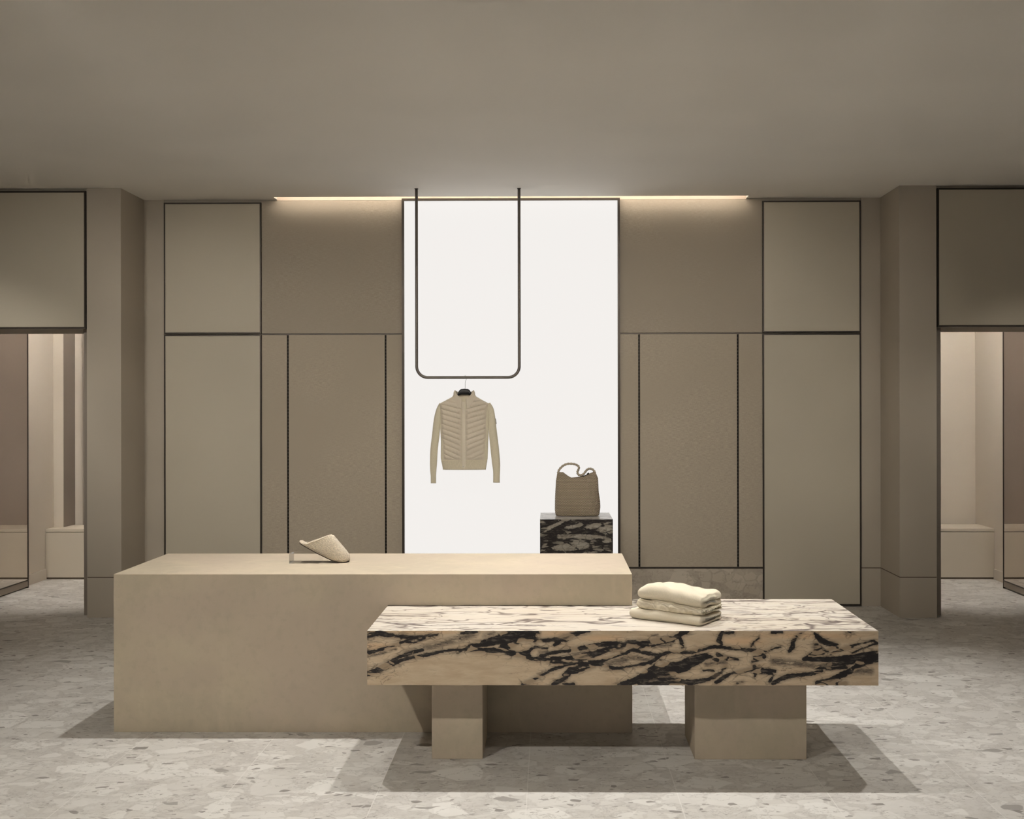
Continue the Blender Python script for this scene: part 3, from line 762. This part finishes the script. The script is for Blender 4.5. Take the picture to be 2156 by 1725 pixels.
def collar(u, v):
    a_ = 2*PI*(u*.94+.03)              # gap at the front
    s_, c_ = math.sin(a_), math.cos(a_)  # c_=1 front
    bot = 430+ (105 if c_ > 0 else 50)*c_
    top = 330+ (68 if c_ > 0 else -10)*abs(c_)**1.6-52*abs(s_)**2
    y = bot+(top-bot)*v
    rx_ = (interp([(0, 172), (.25, 168), (.6, 140), (1, 128)], v)+ 6*math.sin(v*PI*2.0)**2)
    ry_ = 62-6*v
    return (jx(648+s_*rx_), RY-c_*ry_*k7*1.0-.004*v, jz(y))
gridmesh('collar', 60, 16, collar, M_quilt, jacket, thick=.010, sub=1)
# zip
zy = [1350, 1250, 1050, 850, 700, 560, 500, 460]
def ztape(u, v):
    y = 1375-(1375-440)*v; x = 618+u*50
    return (jx(x+2), yfront(x, y)-.0045-.002*math.sin(PI*u)-(.004 if y < 560 else 0)*min(1, (560-y)/60 if y < 560 else 0), jz(y))
zp = gridmesh('zipper', 9, 80, ztape, M_tape, jacket, thick=.002)
boxes('zipper_pull', [(jx(641), jx(657), yfront(648, 480)-.020, yfront(648, 480)-.014, jz(528), jz(455))], M_tape, zp, .001)
boxes('zipper_teeth', [(jx(640), jx(646), RY-.9, RY-.8999, jz(1), jz(1)-.0)], M_steel, zp) if False else None
sweep('zip_stop', [(jx(638), yfront(640, 1342)-.009, jz(1347)), (jx(638), yfront(640, 1342)-.009, jz(1337))], .0035, .003, M_steel, zp, n=3, ns=10)

# ------------------------------------------------------------------ slipper on clear block
def fleece(name, c):
    t = NT(name, .95, .05)
    n = t.noise(140, 4, .6, v=t.mapping((1, 1, 1.8)), dist=.6); n2 = t.noise(420, 3)
    t.color(t.mix(t.ss(n, .3, .7), sc(c, .78), sc(c, 1.12)))
    t.bump(t.math('ADD', n, t.math('MULTIPLY', n2, .4)), .006, 1)
    t.b.inputs['Sheen Weight'].default_value = .4
    return t.m
M_fl = fleece('cream_fleece', (.72, .62, .48))
SY = 5.566; k1 = 1/(11.98*FPX/SY)
SX0 = X(590, SY, 1180); SZ0 = CZ+.0014   # crop y 890 is the counter top
sx = lambda x: SX0+x*k1
sz = lambda y: SZ0+(884-y)*k1
slip = thing('slipper', 'cream fleece mule slipper tilted on a clear block on the counter', 'slipper', (sx(1640), SY, CZ))
SOLE = [(500, 398), (600, 452), (700, 508), (850, 590), (980, 660), (1150, 738), (1300, 806), (1400, 842), (1500, 868), (1600, 882), (1680, 884), (1745, 872)]
WID = [(495, .0), (500, .012), (520, .020), (560, .027), (640, .031), (850, .033), (1000, .034), (1150, .038), (1300, .043), (1420, .044), (1550, .040), (1650, .031), (1720, .018), (1745, .007), (1750, 0)]
TOPP = [(1200, 250), (1290, 212), (1350, 232), (1400, 296), (1500, 415), (1600, 528), (1700, 648), (1740, 720), (1752, 790)]
def sole_layer(name, o0, o1, mat, grow=0.0, parent=None):
    n = 60; top = []; vs = []; 
    xs = 500+(1748-500)*(1-np.cos(np.linspace(0, PI, n)))/2
    for x in xs:
        w = max(interp(WID, x)+grow, .0005); zc = interp(SOLE, x)
        for (sy, off) in ((-1, o0), (1, o0), (1, o1), (-1, o1)):
            vs.append((sx(x), SY+sy*w, sz(zc-off)))
    F = []
    for i in range(n-1):
        for j in range(4):
            a_ = i*4+j; b_ = i*4+(j+1) % 4; F.append((a_, b_, b_+4, a_+4))
    F += [(3, 2, 1, 0), (4*n-4, 4*n-3, 4*n-2, 4*n-1)]
    me = bpy.data.meshes.new(name); me.from_pydata(vs, [], F)
    bm = bmesh.new(); bm.from_mesh(me); bmesh.ops.recalc_face_normals(bm, faces=bm.faces); bm.to_mesh(me); bm.free()
    return link(name, me, mat, parent or slip)
so = sole_layer('sole', -5, 20, paint('dark_rubber', (.05, .035, .025), .1, .7))
sole_layer('welt', 15, 46, paint('cream_suede', (.74, .66, .52), .04, .9), -.0006)
def insole(u, v):
    x = 508+(1300-508)*v; w = interp(WID, x)*.96; s = 2*u-1
    hgt = 46+interp([(508, 18), (560, 44), (640, 40), (760, 30), (900, 20), (1300, 15)], x)*(1-abs(s)**2.5)
    return (sx(x), SY+s*w, sz(interp(SOLE, x)-hgt+math.sin(v*60)*1.2))
gridmesh('insole', 15, 60, insole, M_fl, slip)
def upper(u, v):
    th = PI*u; ct, st = math.cos(th), math.sin(th)
    rim = interp([(0, 600), (.1, 700), (.3, 820), (.6, 1050), (.85, 1220), (1, 1290)], st)
    x = rim+(1751-rim)*(1-(1-v)**1.35)
    w = interp(WID, x); z0 = interp(SOLE, x)-40
    hgt = z0-interp(TOPP, x) if x > 1290 else interp([(600, 300), (700, 381), (820, 479), (1050, 571), (1220, 576), (1290, 548)], x)
    hgt = max(hgt, 4)
    e_ = .72
    ww = w*math.copysign(abs(ct)**e_, ct); hh = hgt*abs(st)**.9
    n = 3*math.sin(x*.13+th*9)*math.sin(th*14+x*.05)
    return (sx(x)+n*k1*.6, SY+ww*1.02, sz(z0-hh-n*min(1, st*3)))
gridmesh('upper', 49, 70, upper, M_fl, slip, thick=.006)
rimp = []
for i in range(31):
    q = upper(i/30, 0); rimp.append(q)
sweep('cuff', rimp, .0042, .0042, M_fl, slip, n=90, ns=12, wob=lambda u, v: 1+.12*math.sin(v*190+u*9))
M_glass = NT('clear_acrylic', .05, .5)
tb = M_glass.n('ShaderNodeBsdfTransparent'); tb.inputs[0].default_value = (.985, .985, .98, 1)
gl = M_glass.n('ShaderNodeBsdfGlossy'); gl.inputs['Roughness'].default_value = .04
fr = M_glass.n('ShaderNodeFresnel'); fr.inputs[0].default_value = 1.35
mx = M_glass.n('ShaderNodeMixShader')
M_glass.put(mx.inputs[0], fr.outputs[0]); M_glass.t.links.new(tb.outputs[0], mx.inputs[1]); M_glass.t.links.new(gl.outputs[0], mx.inputs[2])
M_glass.t.links.new(mx.outputs[0], M_glass.t.nodes['Material Output'].inputs['Surface']); M_glass = M_glass.m
gx0, gx1 = X(608.5, 5.513, 1180), X(671.3, 5.513, 1180)
tag(boxes('display_block', [(gx0, gx1, 5.513, 5.613, CZ, Z(1167, 5.513, 640))], M_glass, None, .001), 'low clear acrylic block propping up the slipper heel on the counter', 'display block')

# ------------------------------------------------------------------ folded knits on the bench
pA = P(1322, 1303, 4.84); pB = P(1466, 1321, 4.655)
A0 = np.array([pA.x, pA.y]); B0 = np.array([pB.x, pB.y])
ua = (B0-A0)/np.linalg.norm(B0-A0); ub = np.array([-ua[1], ua[0]])
M_kn1 = knit('ivory_wool', (.70, .63, .50), 900, .4)
M_kn3 = knit('soft_wool', (.70, .625, .49), 500, .6)
t_ = NT('cable_knit', .95, .1)
tw = t_.n('ShaderNodeTexWave', wave_type='BANDS', bands_direction='DIAGONAL'); t_.put(tw.inputs['Vector'], t_.warp(30, .02))
tw.inputs['Scale'].default_value = 26; tw.inputs['Distortion'].default_value = 5; tw.inputs['Detail'].default_value = 2
t_.color(t_.mix(tw.outputs['Fac'], (.61, .54, .41), (.74, .67, .53))); t_.bump(tw.outputs['Fac'], .005, .8); M_kn2 = t_.m
def folded(name, label, org, L, Wd, th, zb_, mat, slit=.5, sag=None, ang=0, seed=0, back=1.0, topw=1.0, lip=0, hump=None):
    """a folded knit: a thick sheet doubled over a rounded front edge, open at the back and ends"""
    ca, sa = math.cos(ang), math.sin(ang)
    a_ = np.array([ua[0]*ca-ua[1]*sa, ua[0]*sa+ua[1]*ca]); b_ = np.array([-a_[1], a_[0]])
    t = th/2; r_in = .0015
    # closed outline of the doubled sheet in (b, z): outer round, then the slit
    out = []
    nn = 16
    R = th/2
    out += [(Wd*back-x*(Wd*back-R), 0.0) for x in np.linspace(0, 1, 14)]
    out += [(R-R*math.sin(q)*1.0, R-R*math.cos(q)) for q in np.linspace(0, PI, nn)[1:-1]]
    out += [(R+x*(Wd*topw-R), th) for x in np.linspace(0, 1, 14)]
    out += [(Wd*topw+t*.35*math.sin(q), th-t/2+t/2*math.cos(q)) for q in np.linspace(0, PI, 8)[1:-1]]
    out += [(Wd*topw-x*(Wd*topw-R*.95), t+r_in) for x in np.linspace(0, 1, 12)]
    out += [(R*.8, t)]
    out += [(R*.95+x*(Wd*back-R*.95), t-r_in) for x in np.linspace(0, 1, 12)]
    out += [(Wd*back+t*.35*math.sin(q), t/2+t/2*math.cos(q)) for q in np.linspace(0, PI, 8)[1:-1]]
    n = len(out)
    def fn(u, v):
        i = int(round(u*n)) % n; b, z = out[i]
        # round the two ends
        e_ = min(v, 1-v)*L/(t*1.1); e_ = min(1, e_); k = math.sqrt(max(0, 1-(1-e_)**2))
        k = .6+.4*k
        zc = t/2 if z < t else t*1.5
        if b < R*1.0: zc = zc*(b/R)+R*(1-b/R)
        z2 = zc+(z-zc)*k
        s = v*L; w = .0022*math.sin(s*40+seed+b*25)+.0018*math.sin(s*85+b*60+seed*2.1)
        z2 += w*(z/th)+(lip*max(0, 1-b/.05)*0)
        bb = b+.0035*math.sin(s*22+seed*3)+(.004*math.sin(s*60+seed))*(1 if b > Wd*.5 else .3)
        z3 = z2
        cr = .035; ea = min(v, 1-v)*L
        if ea < cr and b > Wd*.5: bb -= (cr-math.sqrt(max(0, cr*cr-(cr-ea)**2)))*min(1, (b/Wd-.5)*3)
        if sag: z3 += sag(v, b/Wd, z/th)
        x, y = org+a_*s+b_*bb
        return (x, y, zb_+max(z3, 0.0004 if zb_ < BZ1+.01 else -.03))
    o = gridmesh(name, n, 64, fn, mat, None, closed=True, caps=True)
    # caps by centre fan of a non-convex outline look wrong: rebuild them as ngons
    return tag(o, label, 'folded sweater', 'folded knits on the marble bench')
zz0 = BZ1
folded('folded_sweater', 'smooth ivory folded knit at the bottom of the stack on the marble bench', A0+ub*.012, .345, .235, .046, zz0, M_kn1, seed=1,
       sag=lambda v, b, z: -.006*max(0, v-.7)/.3*z-.010*b*z)
folded('folded_sweater', 'cable-textured cream folded knit in the middle of the stack', A0+ua*.030+ub*.020, .315, .225, .050, zz0+.044, M_kn2, seed=2.5,
       sag=lambda v, b, z: (-.004-.016*max(0, v-.55)/.45)*z-.010*b*z-.002*v)
folded('folded_sweater', 'soft cream folded knit slumping on top of the stack', A0+ua*.040+ub*.018, .300, .245, .056, zz0+.088, M_kn3, seed=4.2, ang=.04,
       sag=lambda v, b, z: -.012*max(0, v-.3)/.7+.012*math.sin(PI*min(1, v*1.25))*z*math.sin(PI*min(1, b+.25))-.009*max(0, b-.45)/.55-.009*b*v-.006*max(0, v-.7)/.3*(1 if b < .3 else .2))

# ------------------------------------------------------------------ light
def spot(name, x, y, z, P_, col=(1, .86, .68), ang=80, blend=.5, rad=.02, tgt=None):
    d = bpy.data.lights.new(name, 'SPOT'); d.energy = P_; d.color = col; d.spot_size = math.radians(ang); d.spot_blend = blend; d.shadow_soft_size = rad
    o = bpy.data.objects.new(name, d); COL.objects.link(o); o.location = (x, y, z)
    v = Vector(tgt)-Vector((x, y, z)) if tgt else Vector((0, 0, -1))
    o.rotation_euler = v.to_track_quat('-Z', 'Y').to_euler(); return o
WARM = (1, .94, .85)
COOL = (1, .965, .905)
for x, p in ((-1.35, 142), (-.26, 160), (.916, 165), (1.953, 130)):
    spot('downlight_or_fill', x, 5.48, CH-.02, p, COOL, 96 if x < -1 else (76 if x > 1.5 else 86), .8, .018, (x, 5.2, 0))
for x, p, q in ((-2.01, 290, -1.05), (.22, 50, -.4), (2.45, 12, 1.6)):
    spot('downlight_or_fill', x, 1.84, CH-.02, p, WARM, 80, .8, .06, (q, 4.6, 0))
for x, p in ((-3.3, 230), (-2.0, 290), (-.6, 190), (.6, 190), (1.45, 240)):  # unseen fill spots, added to brighten the back wall
    spot('added_wall_fill', x, 3.9, CH-.02, p, WARM, 52, 1, .12, (x, YB, 1.5))
for x, p, an in ((-4.15, 130, 42), (3.45, 75, 34)):
    spot('downlight_or_fill', x, 5.6, CH-.02, p, WARM, an, .9, .06, (x, YF, .4))
for x, tx, p in ((-.3, pLx1, 75), (.2, pRx0, 75)):  # added fill spots, aimed across the room to lift the pier sides
    spot('downlight_or_fill', x, 5.0, CH-.02, p, WARM, 24, 1, .10, (tx, 8.25, 1.1))
# alcove lamps
def area(name, loc, sx_, sy_, P_, col, tgt):
    d = bpy.data.lights.new(name, 'AREA'); d.shape = 'RECTANGLE'; d.size = sx_; d.size_y = sy_; d.energy = P_; d.color = col
    o = bpy.data.objects.new(name, d); COL.objects.link(o); o.location = loc
    o.rotation_euler = (Vector(tgt)-Vector(loc)).to_track_quat('-Z', 'Y').to_euler(); return o
for x, xt in ((-3.6, -3.9), (3.0, 3.4)):
    area('alcove_lamp', (x, 8.75, CH-.03), .9, .3, 62, (1, .93, .86), (xt, 9.9, .5))
area('cove_lamp', ((SXL+SXR)/2, YS-.05, CH+.10), SXR-SXL-.02, .07, 8, (1, .905, .79), ((SXL+SXR)/2, YB-.02, CH-.05))

w = bpy.data.worlds.new('world'); SC.world = w; w.use_nodes = True
bg = w.node_tree.nodes['Background']; bg.inputs[0].default_value = (1, .945, .87, 1); bg.inputs[1].default_value = .40
SC.view_settings.view_transform = 'Standard'; SC.view_settings.look = 'None'; SC.view_settings.exposure = 0; SC.view_settings.gamma = 1
SC.view_settings.use_curve_mapping = False
SC.cycles.use_denoising = True; SC.cycles.use_light_tree = False
SC.cycles.max_bounces = 6; SC.cycles.diffuse_bounces = 4; SC.cycles.transmission_bounces = 4
SC.cycles.use_adaptive_sampling = True; SC.cycles.adaptive_threshold = .2; SC.cycles.adaptive_min_samples = 16; SC.cycles.caustics_reflective = False; SC.cycles.caustics_refractive = False
SC.cycles.sample_clamp_indirect = 4
